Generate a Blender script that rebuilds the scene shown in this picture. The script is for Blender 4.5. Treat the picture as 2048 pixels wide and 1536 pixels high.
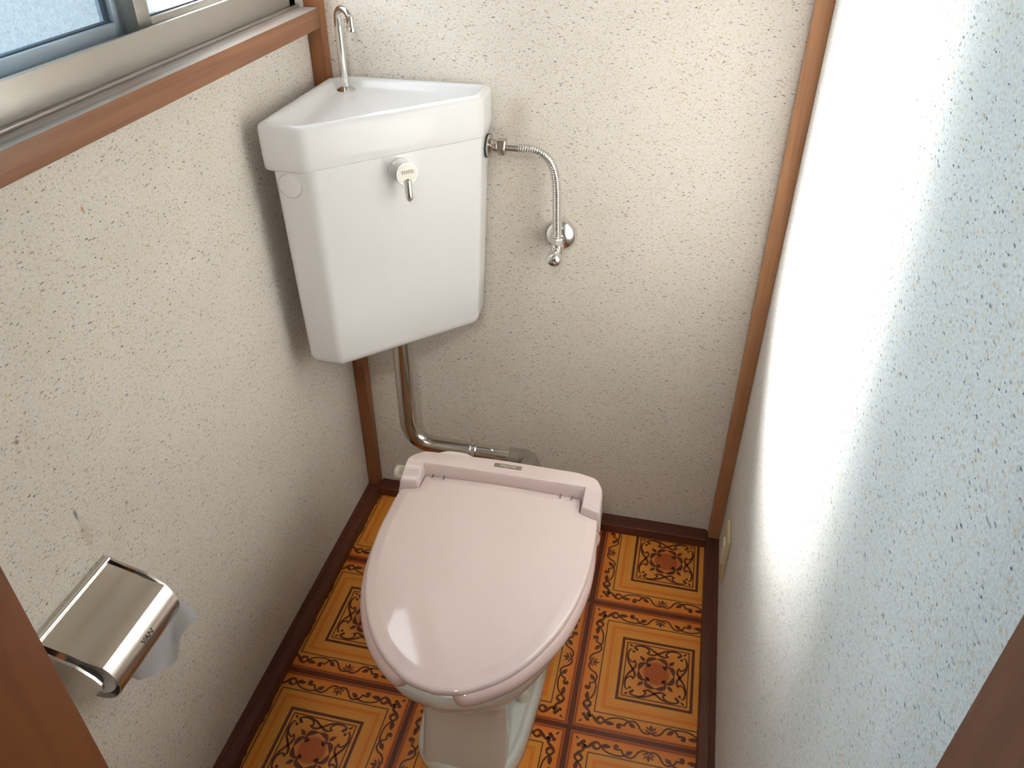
import bpy, bmesh, math, random
from mathutils import Vector, Matrix
random.seed(7)
S = bpy.context.scene
for o in list(bpy.data.objects): bpy.data.objects.remove(o)

# ------------------------------------------------------------------ camera, world, lights, exposure
cam_d = bpy.data.cameras.new('camera'); cam = bpy.data.objects.new('camera', cam_d)
S.collection.objects.link(cam); S.camera = cam
yaw, pitch, roll = 0.22116, 0.61633, 0.00261
fwd = Vector((-math.sin(yaw)*math.cos(pitch), math.cos(yaw)*math.cos(pitch), -math.sin(pitch)))
r0 = Vector((math.cos(yaw), math.sin(yaw), 0)); u0 = r0.cross(fwd)
rt = r0*math.cos(roll)+u0*math.sin(roll); up = -r0*math.sin(roll)+u0*math.cos(roll)
m = Matrix((rt, up, -fwd)).transposed().to_4x4(); m.translation = Vector((0.67612, -1.39910, 1.38936))
cam.matrix_world = m
cam_d.sensor_fit = 'HORIZONTAL'; cam_d.sensor_width = 36; cam_d.lens = 36*1595.2/2048; cam_d.clip_start = 0.02

W = bpy.data.worlds.new('sky'); S.world = W; W.use_nodes = True
wb = W.node_tree.nodes['Background']; wb.inputs[0].default_value = (0.76, 0.90, 1.0, 1); wb.inputs[1].default_value = 0.98

def area(name, loc, target, sx, sy, power, col, spread=180):
    d = bpy.data.lights.new(name, 'AREA'); d.shape = 'RECTANGLE'; d.size = sx; d.size_y = sy
    d.energy = power; d.color = col; d.spread = math.radians(spread)
    o = bpy.data.objects.new(name, d); S.collection.objects.link(o); o.location = loc
    o.rotation_euler = (Vector(target)-Vector(loc)).to_track_quat('-Z', 'Y').to_euler(); return o
# sunlit sky glare behind the far sash of the window
area('daylight_far_sash', (-0.26, -0.10, 1.60), (0.86, -0.34, 0.98), 0.34, 0.62, 27, (0.96, 0.975, 1.0), 29)
area('daylight_near_sash', (-0.30, -0.66, 1.58), (0.86, -0.84, 0.98), 0.36, 0.62, 3.6, (0.48, 0.78, 1.0), 80)
area('hall_ceiling_light', (0.62, -1.95, 2.1), (0.35, -0.4, 0.7), 0.14, 0.14, 8.5, (1.0, 0.96, 0.92))
S.view_settings.view_transform = 'Standard'; S.view_settings.look = 'None'
S.view_settings.gamma = 1; S.view_settings.use_curve_mapping = False
S.view_settings.exposure = 0.0

# ------------------------------------------------------------------ material helpers
def srgb(r, g, b):
    f = lambda c: (c/255/12.92) if c/255 <= .04045 else ((c/255+.055)/1.055)**2.4
    return (f(r), f(g), f(b), 1)
class NT:
    def __init__(s, name):
        s.m = bpy.data.materials.new(name); s.m.use_nodes = True; s.t = s.m.node_tree
        s.b = s.t.nodes['Principled BSDF']; s.out = s.t.nodes['Material Output']
    def n(s, typ, **kw):
        x = s.t.nodes.new(typ)
        for k, v in kw.items(): setattr(x, k, v)
        return x
    def l(s, a, b): s.t.links.new(a, b)
    def val(s, sock, v):
        if hasattr(v, 'is_output') or isinstance(v, bpy.types.NodeSocket): s.l(v, sock)
        else: sock.default_value = v
    def math(s, op, a, b=0.0, c=0.0, clamp=False):
        x = s.n('ShaderNodeMath', operation=op, use_clamp=clamp)
        s.val(x.inputs[0], a); s.val(x.inputs[1], b); s.val(x.inputs[2], c); return x.outputs[0]
    def mix(s, f, a, b):
        x = s.n('ShaderNodeMix', data_type='RGBA'); s.val(x.inputs[0], f); s.val(x.inputs[6], a); s.val(x.inputs[7], b)
        return x.outputs[2]
    def noise(s, vec, scale, detail=3, rough=.5, dist=0):
        x = s.n('ShaderNodeTexNoise'); s.l(vec, x.inputs['Vector']); x.inputs['Scale'].default_value = scale
        x.inputs['Detail'].default_value = detail; x.inputs['Roughness'].default_value = rough; x.inputs['Distortion'].default_value = dist
        return x.outputs['Fac']
    def ramp(s, f, a, b, ca=0.0, cb=1.0):
        x = s.n('ShaderNodeMapRange'); s.val(x.inputs[0], f)
        for i, v in enumerate((a, b, ca, cb)): x.inputs[i+1].default_value = v
        return x.outputs[0]
    def pos(s): return s.n('ShaderNodeNewGeometry').outputs['Position']
    def objc(s): return s.n('ShaderNodeTexCoord').outputs['Object']
    def mapv(s, vec, rot=(0, 0, 0), scale=(1, 1, 1), loc=(0, 0, 0)):
        x = s.n('ShaderNodeMapping'); s.l(vec, x.inputs[0]); x.inputs[1].default_value = loc
        x.inputs[2].default_value = rot; x.inputs[3].default_value = scale; return x.outputs[0]
    def bump(s, h, strength, dist):
        x = s.n('ShaderNodeBump'); s.l(h, x.inputs['Height']); x.inputs['Strength'].default_value = strength
        x.inputs['Distance'].default_value = dist; s.l(x.outputs[0], s.b.inputs['Normal'])
    def set(s, col=None, rough=None, metal=None, coat=None, ior=None, spec=None):
        b = s.b.inputs
        if col is not None: s.val(b['Base Color'], col)
        if rough is not None: s.val(b['Roughness'], rough)
        if metal is not None: b['Metallic'].default_value = metal
        if coat is not None: b['Coat Weight'].default_value = coat; b['Coat Roughness'].default_value = .05
        if spec is not None: b['Specular IOR Level'].default_value = spec
        return s.m

STAINS = [((0, -.829, .692), .0035, .014, srgb(92, 84, 84), .8), ((0, -.829, .665), .003, .004, srgb(80, 70, 76), .7), ((0, -.86, .832), .004, .005, srgb(128, 96, 70), .8),
          ((0, -.66, 1.02), .004, .006, srgb(176, 128, 62), .8), ((0, -.826, .655), .012, .035, srgb(176, 150, 112), .35), ((.372, 0, .96), .03, .05, srgb(176, 160, 138), .35)]
def wall_mat():
    t = NT('speckled_sand_wallpaper'); P = t.pos()
    sp = t.n('ShaderNodeSeparateXYZ'); t.l(P, sp.inputs[0])
    cb = t.n('ShaderNodeCombineXYZ'); t.l(t.math('ADD', sp.outputs[0], sp.outputs[1]), cb.inputs[0]); t.l(sp.outputs[2], cb.inputs[1])
    V = cb.outputs[0]
    base = t.mix(t.ramp(t.noise(V, 9, 4), .35, .65), srgb(223, 216, 205), srgb(229, 222, 212))
    base = t.mix(t.ramp(t.noise(V, 330, 2, .6), .38, .62, 0, .55), base, srgb(198, 190, 180))
    base = t.mix(t.ramp(t.noise(t.mapv(V, loc=(3, 1, 0)), 75, 3, .7), .56, .72, 0, .35), base, srgb(218, 198, 158))
    # broad grimy patches
    base = t.mix(t.ramp(t.noise(t.mapv(V, loc=(7.3, 2, 0)), 4.5, 5, .6), .58, .78, 0, .35), base, srgb(200, 186, 160))
    # cells of ochre and dark fibre flecks, in several orientations
    def flecks(cur, scale, ang, stretch, size, frac, col, seed, amt=1.0):
        wv = t.n('ShaderNodeVectorMath', operation='ADD')
        nz = t.n('ShaderNodeTexNoise'); t.l(V, nz.inputs['Vector']); nz.inputs['Scale'].default_value = 130
        sc = t.n('ShaderNodeVectorMath', operation='SCALE'); t.l(nz.outputs['Color'], sc.inputs[0]); sc.inputs['Scale'].default_value = .004
        t.l(V, wv.inputs[0]); t.l(sc.outputs[0], wv.inputs[1])
        v2 = t.mapv(wv.outputs[0], rot=(0, 0, ang), scale=(scale/stretch, scale, 1), loc=(seed, seed*1.7, 0))
        vo = t.n('ShaderNodeTexVoronoi', voronoi_dimensions='2D'); t.l(v2, vo.inputs['Vector']); vo.inputs['Scale'].default_value = 1
        d = vo.outputs['Distance']; sc2 = t.n('ShaderNodeSeparateColor'); t.l(vo.outputs['Color'], sc2.inputs[0])
        on = t.math('LESS_THAN', sc2.outputs[0], frac)
        sz = t.math('MULTIPLY_ADD', sc2.outputs[1], size*.7, size*.45)
        k = t.math('SUBTRACT', 1.0, t.math('DIVIDE', d, sz), clamp=True)
        k = t.math('MULTIPLY', t.math('MULTIPLY', k, 3.0, clamp=True), on)
        k = t.math('MULTIPLY', k, t.math('MULTIPLY_ADD', sc2.outputs[2], .5*amt, .5*amt))
        return t.mix(k, cur, col)
    c = base
    c = flecks(c, 228, .3, 1.6, .32, .30, srgb(205, 172, 116), 1.3, .6)
    c = flecks(c, 180, 2.1, 2.2, .28, .28, srgb(196, 156, 104), 5.1, .5)
    c = flecks(c, 180, 1.1, 2.4, .17, .20, srgb(90, 94, 102), 9.7, .95)
    c = flecks(c, 156, 2.6, 3.0, .145, .16, srgb(72, 74, 78), 12.9, .95)
    c = flecks(c, 240, 0.2, 1.2, .20, .16, srgb(66, 66, 66), 17.3, .95)
    c = flecks(c, 126, 1.9, 3.6, .14, .12, srgb(84, 90, 100), 23.9, .75)
    c = flecks(c, 168, .8, 1.5, .24, .14, srgb(160, 168, 178), 31.9, .6)
    for (px, py, pz), rx, rz, col, am in STAINS:
        v = t.mapv(P, loc=(-px/rx, -py/rx, -pz/rz), scale=(1/rx, 1/rx, 1/rz))
        ln = t.n('ShaderNodeVectorMath', operation='LENGTH'); t.l(v, ln.inputs[0])
        e = t.math('ADD', ln.outputs['Value'], t.math('MULTIPLY', t.noise(P, 300, 2), .7))
        c = t.mix(t.ramp(e, 1.3, .6, 0, am), c, col)
    h = t.math('ADD', t.noise(V, 420, 2, .6), t.math('MULTIPLY', t.noise(V, 160, 2), .6))
    t.bump(h, .55, .0012)
    return t.set(col=c, rough=.9, spec=.25)

def wood_mat(name, c1, c2, axis, rough=.45, worn=None):
    t = NT(name); P = t.pos()
    sc = [28, 28, 28]; sc[axis] = 1.6
    V = t.mapv(P, scale=sc)
    g = t.noise(V, 1.3, 5, .6, .8)
    c = t.mix(t.ramp(g, .3, .7), c1, c2)
    fine = [260, 260, 260]; fine[axis] = 6
    c = t.mix(t.ramp(t.noise(t.mapv(P, scale=fine), 1, 2), .5, .8, 0, .35), c, tuple([v*.45 for v in c1[:3]]+[1]))
    c = t.mix(t.ramp(t.noise(P, 7, 4), .5, .75, 0, .5), c, worn or c2)
    t.bump(t.noise(t.mapv(P, scale=fine), 1, 2), .25, .0006)
    return t.set(col=c, rough=rough, spec=.4)
def panel_wood():
    t = NT('varnished_panel_wood'); P = t.pos()
    V = t.mapv(P, scale=(6, 7, 1.6))
    n1 = t.noise(V, 1.1, 2, .5, .4)
    w = t.math('SINE', t.math('MULTIPLY', n1, 62))
    c = t.mix(t.ramp(w, .2, 1, 0, .32), srgb(128, 74, 40), srgb(98, 52, 26))
    c = t.mix(t.ramp(t.noise(t.mapv(P, scale=(60, 60, 3)), 1, 3), .4, .75, 0, .45), c, srgb(108, 58, 28))
    return t.set(col=c, rough=.42, spec=.4)
def plain(name, col, rough=.5, metal=0, bumpy=None, coat=None, spec=None, mottled=0):
    t = NT(name); P = t.objc()
    c = col
    if mottled: c = t.mix(t.ramp(t.noise(P, 60, 6, .7), .35, .85, 0, mottled), col, tuple([v*.6 for v in col[:3]]+[1]))
    if bumpy: t.bump(t.noise(P, bumpy[0], 3), bumpy[1], .001)
    rr = rough if metal else t.ramp(t.noise(P, 35, 3), .3, .7, rough*.85, rough*1.15)
    return t.set(col=c, rough=rr, metal=metal, coat=coat, spec=spec)

M = {}
M['wall'] = wall_mat()
M['ceiling'] = plain('ceiling_board', srgb(215, 208, 196), .9)
WA, WB = srgb(112, 70, 44), srgb(142, 96, 64)
M['wood_x'] = wood_mat('brown_wood_x', WA, WB, 0); M['wood_y'] = wood_mat('brown_wood_y', WA, WB, 1)
M['wood_z'] = wood_mat('brown_wood_z', srgb(156, 106, 70), srgb(182, 132, 94), 2)
M['wood_corner'] = wood_mat('brown_wood_corner', srgb(122, 74, 44), srgb(150, 98, 60), 2)
M['wood_jamb'] = wood_mat('brown_wood_jamb', srgb(92, 52, 30), srgb(116, 70, 44), 2)
DA, DB = srgb(74, 40, 26), srgb(96, 52, 34)
M['dark_x'] = wood_mat('dark_skirting_x', DA, DB, 0); M['dark_y'] = wood_mat('dark_skirting_y', DA, DB, 1)
M['worn'] = wood_mat('weathered_sill_top', srgb(150, 138, 126), srgb(196, 188, 180), 1, .55, srgb(150, 112, 78))
M['panel'] = panel_wood()
M['alu'] = plain('warm_anodised_aluminium', srgb(172, 166, 158), .36, .5)
M['alu_bluelit'] = plain('bluelit_aluminium', srgb(196, 208, 220), .4, .3)  # near sash aluminium, blue daylight on its rails put into the colour
M['gasket'] = plain('grey_glazing_gasket', srgb(70, 74, 78), .7)
M['ceramic'] = plain('white_glazed_ceramic', srgb(232, 231, 230), .13, spec=.5)
M['ceramic_old'] = plain('aged_white_ceramic', srgb(222, 222, 214), .14, spec=.5, mottled=.06)
M['chrome'] = plain('chrome', (.80, .79, .77, 1), .10, 1.0)
M['chrome_old'] = plain('tarnished_chrome', (.62, .58, .53, 1), .17, 1.0, mottled=.2)
M['steel'] = plain('brushed_steel', (.60, .55, .49, 1), .25, 1.0)
M['satin'] = plain('satin_metal_cap', srgb(196, 192, 182), .35, .4)
M['rubber_black'] = plain('black_rubber', srgb(36, 44, 42), .7)
M['rubber_grey'] = plain('grey_rubber', srgb(126, 116, 104), .4)
M['pink'] = plain('pink_plastic', srgb(212, 192, 187), .07, spec=.5)
M['pink_seat'] = plain('pink_seat_plastic', srgb(214, 186, 180), .12, spec=.5)
M['cream'] = plain('cream_plastic', srgb(222, 214, 196), .4)
M['ivory'] = plain('aged_ivory_plastic', srgb(196, 180, 140), .45)
M['paper'] = plain('white_tissue_paper', srgb(238, 236, 238), .9, bumpy=(200, .3))
M['label'] = plain('grey_metal_label', srgb(132, 120, 104), .4, .3)
M['text_light'] = plain('pale_print', srgb(205, 196, 176), .5)
M['text_dark'] = plain('dark_print', srgb(70, 72, 70), .6)
M['text_grey'] = plain('grey_print', srgb(128, 126, 118), .6)
M['grey_mark'] = plain('grey_sticker', srgb(150, 150, 148), .6)
M['red'] = plain('red_dot_print', srgb(190, 40, 44), .5)
M['line'] = plain('dark_pattern_print', srgb(94, 42, 18), .33)
M['thin'] = plain('thin_line_print', srgb(102, 46, 18), .33)
M['gap'] = plain('hinge_gap_dark', srgb(70, 50, 48), .8)
M['seam'] = plain('grey_beige_seam', srgb(172, 164, 150), .6)  # thin grey-beige ring where the plug meets the tank

def tile_mat():
    t = NT('amber_vinyl_print'); P = t.objc()
    sp = t.n('ShaderNodeSeparateXYZ'); t.l(P, sp.inputs[0])
    T = .301
    u = t.math('DIVIDE', sp.outputs[0], T); v = t.math('DIVIDE', sp.outputs[1], T)
    au, av = t.math('ABSOLUTE', u), t.math('ABSOLUTE', v); mx = t.math('MAXIMUM', au, av)
    r = t.math('SQRT', t.math('ADD', t.math('MULTIPLY', u, u), t.math('MULTIPLY', v, v)))
    amber, orange, red = srgb(226, 158, 66), srgb(220, 116, 36), srgb(178, 74, 24)
    c = t.mix(t.ramp(t.noise(t.mapv(P, scale=(5, 60, 1)), 6, 3), .4, .7, 0, .4), amber, srgb(214, 144, 54))
    # border zone reddens outwards
    c = t.mix(t.ramp(mx, .36, .47, .25, .95), c, orange)
    c = t.mix(t.ramp(mx, .455, .475, 0, .8), c, red)
    # orange frame bands
    wob = t.math('MULTIPLY_ADD', t.noise(P, 60, 3), .01, -.005)
    mw = t.math('ADD', mx, wob)
    def band(a, b, s=.004):
        return t.math('MULTIPLY', t.ramp(mw, a-s, a+s), t.ramp(mw, b-s, b+s, 1, 0))
    c = t.mix(t.math('MULTIPLY', band(.300, .325), .85), c, orange)
    c = t.mix(t.math('MULTIPLY', band(.281, .287, .003), .55), c, orange)
    # radial warm centre
    inner = t.math('LESS_THAN', mx, .2)
    c = t.mix(t.math('MULTIPLY', t.ramp(r, .22, .05, 0, .8), inner), c, srgb(206, 112, 48))
    c = t.mix(t.ramp(r, .10, .075, 0, .9), c, srgb(170, 76, 28))
    c = t.mix(t.ramp(t.noise(P, 900, 2), .45, .7, 0, .22), c, srgb(150, 90, 40))
    t.bump(t.noise(P, 700, 2), .15, .0004)
    return t.set(col=c, rough=.33, spec=.45)
M['tile'] = tile_mat()

def glass_mat(name, tint, trans):
    t = NT(name); P = t.pos(); t.t.nodes.remove(t.b)
    tr = t.n('ShaderNodeBsdfTransparent')
    n = t.noise(P, 420, 3, .7); n2 = t.noise(P, 160, 2, .6)
    k = t.ramp(t.math('ADD', t.math('MULTIPLY', n, .6), t.math('MULTIPLY', n2, .4)), .38, .62)
    t.l(t.mix(k, tuple([v*.80 for v in tint[:3]]+[1]), tint), tr.inputs[0])
    tl = t.n('ShaderNodeBsdfTranslucent'); tl.inputs[0].default_value = tint
    mx = t.n('ShaderNodeMixShader'); mx.inputs[0].default_value = trans
    t.l(tr.outputs[0], mx.inputs[1]); t.l(tl.outputs[0], mx.inputs[2])
    gl = t.n('ShaderNodeBsdfGlossy'); gl.inputs['Roughness'].default_value = .3
    m2 = t.n('ShaderNodeMixShader'); m2.inputs[0].default_value = .04
    t.l(mx.outputs[0], m2.inputs[1]); t.l(gl.outputs[0], m2.inputs[2]); t.l(m2.outputs[0], t.out.inputs[0])
    return t.m
M['glass'] = glass_mat('frosted_glass', (.93, .96, .98, 1), .12)
M['glass_near'] = glass_mat('frosted_glass_near', (.93, .96, .98, 1), .03)

# ------------------------------------------------------------------ geometry helpers
def link(name, bm, mats, parent=None, smooth=True, angle=40, loc=(0, 0, 0)):
    bmesh.ops.recalc_face_normals(bm, faces=bm.faces)
    me = bpy.data.meshes.new(name); bm.to_mesh(me); bm.free()
    for mm in (mats if isinstance(mats, (list, tuple)) else [mats]): me.materials.append(M[mm])
    o = bpy.data.objects.new(name, me); S.collection.objects.link(o)
    if smooth:
        me.polygons.foreach_set('use_smooth', [True]*len(me.polygons))
        me.set_sharp_from_angle(angle=math.radians(angle))
    if parent is not None: o.parent = parent; o.location = Vector(loc)-parent_world(parent)
    else: o.location = loc
    return o
def parent_world(p):
    v = Vector((0, 0, 0))
    while p is not None: v += p.location; p = p.parent
    return v
def tag(o, label=None, cat=None, kind=None, group=None):
    if label: o['label'] = label
    if cat: o['category'] = cat
    if kind: o['kind'] = kind
    if group: o['group'] = group
    return o
def thing(name, label, cat, loc):
    o = bpy.data.objects.new(name, None); o.empty_display_size = .02; S.collection.objects.link(o); o.location = loc
    return tag(o, label, cat)
def bbox(bm, a, b, bev=0, seg=2, mat=0):
    r = bmesh.ops.create_cube(bm, size=1); vs = r['verts']
    for v in vs: v.co = Vector([(a[i]+b[i])/2+v.co[i]*(b[i]-a[i]) for i in range(3)])
    fs = list({f for v in vs for f in v.link_faces})
    for f in fs: f.material_index = mat
    if bev:
        es = list({e for v in vs for e in v.link_edges})
        bmesh.ops.bevel(bm, geom=es, offset=bev, segments=seg, affect='EDGES', profile=.5)
def box(name, a, b, mat, parent=None, bev=.001, seg=2):
    bm = bmesh.new(); bbox(bm, a, b, bev, seg); return link(name, bm, mat, parent)
def loft(bm, rings, cap0=True, cap1=True, mat=0, closed=True):
    L = [[bm.verts.new(p) for p in r] for r in rings]; n = len(L[0])
    for a, b in zip(L, L[1:]):
        for i in range(n if closed else n-1):
            f = bm.faces.new((a[i], a[(i+1) % n], b[(i+1) % n], b[i])); f.material_index = mat
    if cap0: bm.faces.new(L[0][::-1]).material_index = mat
    if cap1: bm.faces.new(L[-1]).material_index = mat
    return L
def frame_of(d):
    d = d.normalized(); a = Vector((0, 0, 1)) if abs(d.z) < .9 else Vector((1, 0, 0))
    x = a.cross(d).normalized(); return x, d.cross(x)
def lathe(bm, base, axis, prof, n=32, mat=0, cap0=True, cap1=True):
    """prof: list of (distance along axis, radius)"""
    base = Vector(base); axis = Vector(axis).normalized(); x, y = frame_of(axis)
    rings = [[base+axis*h+(x*math.cos(2*math.pi*i/n)+y*math.sin(2*math.pi*i/n))*max(r, 1e-5) for i in range(n)] for h, r in prof]
    loft(bm, rings, cap0, cap1, mat)
def catmull(P, n=8, closed=False):
    P = [Vector(p) for p in P]; out = []
    N = len(P); rng = range(N if closed else N-1)
    for i in rng:
        p0 = P[(i-1) % N] if closed or i > 0 else P[0]*2-P[1]
        p1, p2 = P[i], P[(i+1) % N]
        p3 = P[(i+2) % N] if closed or i+2 < N else P[-1]*2-P[-2]
        for k in range(n):
            t = k/n
            out.append(.5*((2*p1)+(p2-p0)*t+(2*p0-5*p1+4*p2-p3)*t*t+(3*p1-p0-3*p2+p3)*t**3))
    if not closed: out.append(P[-1])
    return out
def tube(bm, pts, rad, n=20, mat=0, cap=True):
    """rad: number or list"""
    pts = [Vector(p) for p in pts]; rings = []; x = None
    for i, p in enumerate(pts):
        d = (pts[min(i+1, len(pts)-1)]-pts[max(i-1, 0)]).normalized()
        if x is None: x, y = frame_of(d)
        else: x = (x-d*x.dot(d)).normalized(); y = d.cross(x)
        r = rad[i] if isinstance(rad, list) else rad
        rings.append([p+(x*math.cos(2*math.pi*k/n)+y*math.sin(2*math.pi*k/n))*r for k in range(n)])
    loft(bm, rings, cap, cap, mat)
def bend(P, r, n=8):
    """polyline with rounded corners"""
    P = [Vector(p) for p in P]; out = [P[0]]
    for a, b, c in zip(P, P[1:], P[2:]):
        d1, d2 = (a-b).normalized(), (c-b).normalized()
        ang = math.acos(max(-1, min(1, d1.dot(d2)))); tl = r/math.tan(ang/2)
        tl = min(tl, (a-b).length*.5, (c-b).length*.5)
        s, e = b+d1*tl, b+d2*tl
        for k in range(n+1):
            t = k/n; out.append((s*(1-t)+b*t)*(1-t)+(b*(1-t)+e*t)*t)
    out.append(P[-1]); return out
def rpoly(P, R, seg=6):
    """rounded 2d polygon"""
    N = len(P); out = []
    for i in range(N):
        a, b, c = Vector(P[i-1]), Vector(P[i]), Vector(P[(i+1) % N]); r = R[i] if isinstance(R, list) else R
        d1, d2 = (a-b).normalized(), (c-b).normalized()
        ang = math.acos(max(-1, min(1, d1.dot(d2)))); tl = min(r/math.tan(ang/2), (a-b).length*.49, (c-b).length*.49)
        s, e = b+d1*tl, b+d2*tl
        for k in range(seg+1):
            t = k/seg; out.append((s*(1-t)+b*t)*(1-t)+(b*(1-t)+e*t)*t)
    return out
def inset(ring, d):
    """offset a 2d ccw/cw ring inwards by d"""
    N = len(ring); A = sum(ring[i-1].x*ring[i].y-ring[i].x*ring[i-1].y for i in range(N)); s = 1 if A > 0 else -1
    out = []
    for i in range(N):
        t = (ring[(i+1) % N]-ring[i-1])
        if t.length < 1e-9: out.append(ring[i].copy()); continue
        t.normalize(); out.append(ring[i]+Vector((-t.y, t.x))*s*d)
    return out
def z3(ring, z): return [Vector((p.x, p.y, z)) for p in ring]
def text_mesh(name, s, size, mat, parent, origin, xdir, ydir, depth=.0004, bold=0.0):
    cu = bpy.data.curves.new(name, 'FONT'); cu.body = s; cu.size = size; cu.extrude = depth; cu.align_x = 'CENTER'; cu.align_y = 'CENTER'; cu.offset = bold
    o = bpy.data.objects.new(name, cu); S.collection.objects.link(o)
    dg = bpy.context.evaluated_depsgraph_get(); me = bpy.data.meshes.new_from_object(o.evaluated_get(dg))
    bpy.data.objects.remove(o); me.name = name
    X = Vector(xdir).normalized(); Y = Vector(ydir).normalized(); Z = X.cross(Y)
    mm = Matrix((X, Y, Z)).transposed().to_4x4(); mm.translation = Vector(origin)
    me.transform(mm); me.materials.clear(); me.materials.append(M[mat])
    o = bpy.data.objects.new(name, me); S.collection.objects.link(o); o.parent = parent; o.location = -parent_world(parent)
    return o

# ------------------------------------------------------------------ the room shell
RW = .86; FY = -1.15; CZ = 2.25; PT = .0267
def structure(name, boxes, mat, label=None, bev=0):
    bm = bmesh.new()
    for a, b in boxes: bbox(bm, a, b, bev)
    return tag(link(name, bm, mat, smooth=False), label or None, None, 'structure')
WY0, WY1, WZ0, WZ1 = -.93, -.030, 1.0937, 1.95      # window opening
structure('wall_left', [((-.13, FY-.12, -.05), (0, .1, WZ0)), ((-.13, FY-.12, WZ1), (0, .1, CZ)),
                        ((-.13, FY-.12, WZ0), (0, WY0, WZ1)), ((-.13, WY1, WZ0), (0, .1, WZ1))], 'wall', 'speckled sand coloured wall under and around the window')
structure('wall_back', [((0, 0, -.05), (RW, .1, CZ))], 'wall', 'speckled beige wall behind the tank and toilet')
structure('wall_right', [((RW, FY-.12, -.05), (RW+.1, .1, CZ))], 'wall', 'speckled pale wall opposite the window')
structure('wall_front', [((0, FY-.12, -.05), (.285, FY, CZ)), ((.285, FY-.12, 1.97), (RW, FY, CZ))], 'wall', 'wall with the doorway')
structure('ceiling', [((-.13, FY-.12, CZ), (RW+.1, .1, CZ+.08))], 'ceiling')
structure('wall_hallway', [((-1.0, -2.9, -.05), (-.92, FY-.12, CZ)), ((1.9, -2.9, -.05), (1.98, FY-.12, CZ)), ((-1.0, -2.98, -.05), (1.98, -2.9, CZ)),
                           ((-1.0, FY-.14, -.05), (.0, FY-.12, CZ)), ((RW, FY-.14, -.05), (1.98, FY-.12, CZ)), ((-1.0, -2.98, CZ), (1.98, FY-.12, CZ+.08))], 'ceiling')
floor = structure('floor', [((0, FY, -.05), (RW, 0, -.0022))], 'dark_x', 'amber ornate tile pattern floor')
structure('floor_hallway', [((-1.0, -2.98, -.05), (1.98, FY, -.002))], 'panel')

# ------------------------------------------------------------------ patterned floor tiles
T = .301
def ribbon(bm, pts, w, mat, z=.00018, n=6):
    P = catmull([(p[0], p[1], 0) for p in pts], n)
    N = len(P); L = []
    for i, p in enumerate(P):
        d = P[min(i+1, N-1)]-P[max(i-1, 0)]; d.z = 0; d.normalize(); nn = Vector((-d.y, d.x, 0))
        if isinstance(w, (list, tuple)):
            f = i/(N-1)*(len(w)-1); k = min(int(f), len(w)-2); ww = w[k]*(1-(f-k))+w[k+1]*(f-k)
        else: ww = w
        q = Vector((p.x*T, p.y*T, z)); L.append((bm.verts.new(q+nn*ww*T*.5), bm.verts.new(q-nn*ww*T*.5)))
    for a, b in zip(L, L[1:]):
        bm.faces.new((a[0], b[0], b[1], a[1])).material_index = mat
def leaf(bm, a, b, w, mat, z=.00018):
    a, b = Vector(a), Vector(b); d = b-a; nn = Vector((-d.y, d.x)).normalized()*w*.5
    pr = [(0, 0), (.18, .6), (.4, 1), (.65, .85), (.85, .45), (1, 0)]
    up_ = [a+d*t+nn*h for t, h in pr]; dn = [a+d*t-nn*h for t, h in pr[1:-1]][::-1]
    bm.faces.new([bm.verts.new((p.x*T, p.y*T, z)) for p in up_+dn]).material_index = mat
def dot(bm, c, r, mat, z=.0002, n=9):
    bm.faces.new([bm.verts.new(((c[0]+r*math.cos(2*math.pi*k/n))*T, (c[1]+r*math.sin(2*math.pi*k/n))*T, z)) for k in range(n)]).material_index = mat
SYM = [(1, 0, 0, 1), (-1, 0, 0, 1), (1, 0, 0, -1), (-1, 0, 0, -1), (0, 1, 1, 0), (0, -1, 1, 0), (0, 1, -1, 0), (0, -1, -1, 0)]
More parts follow.
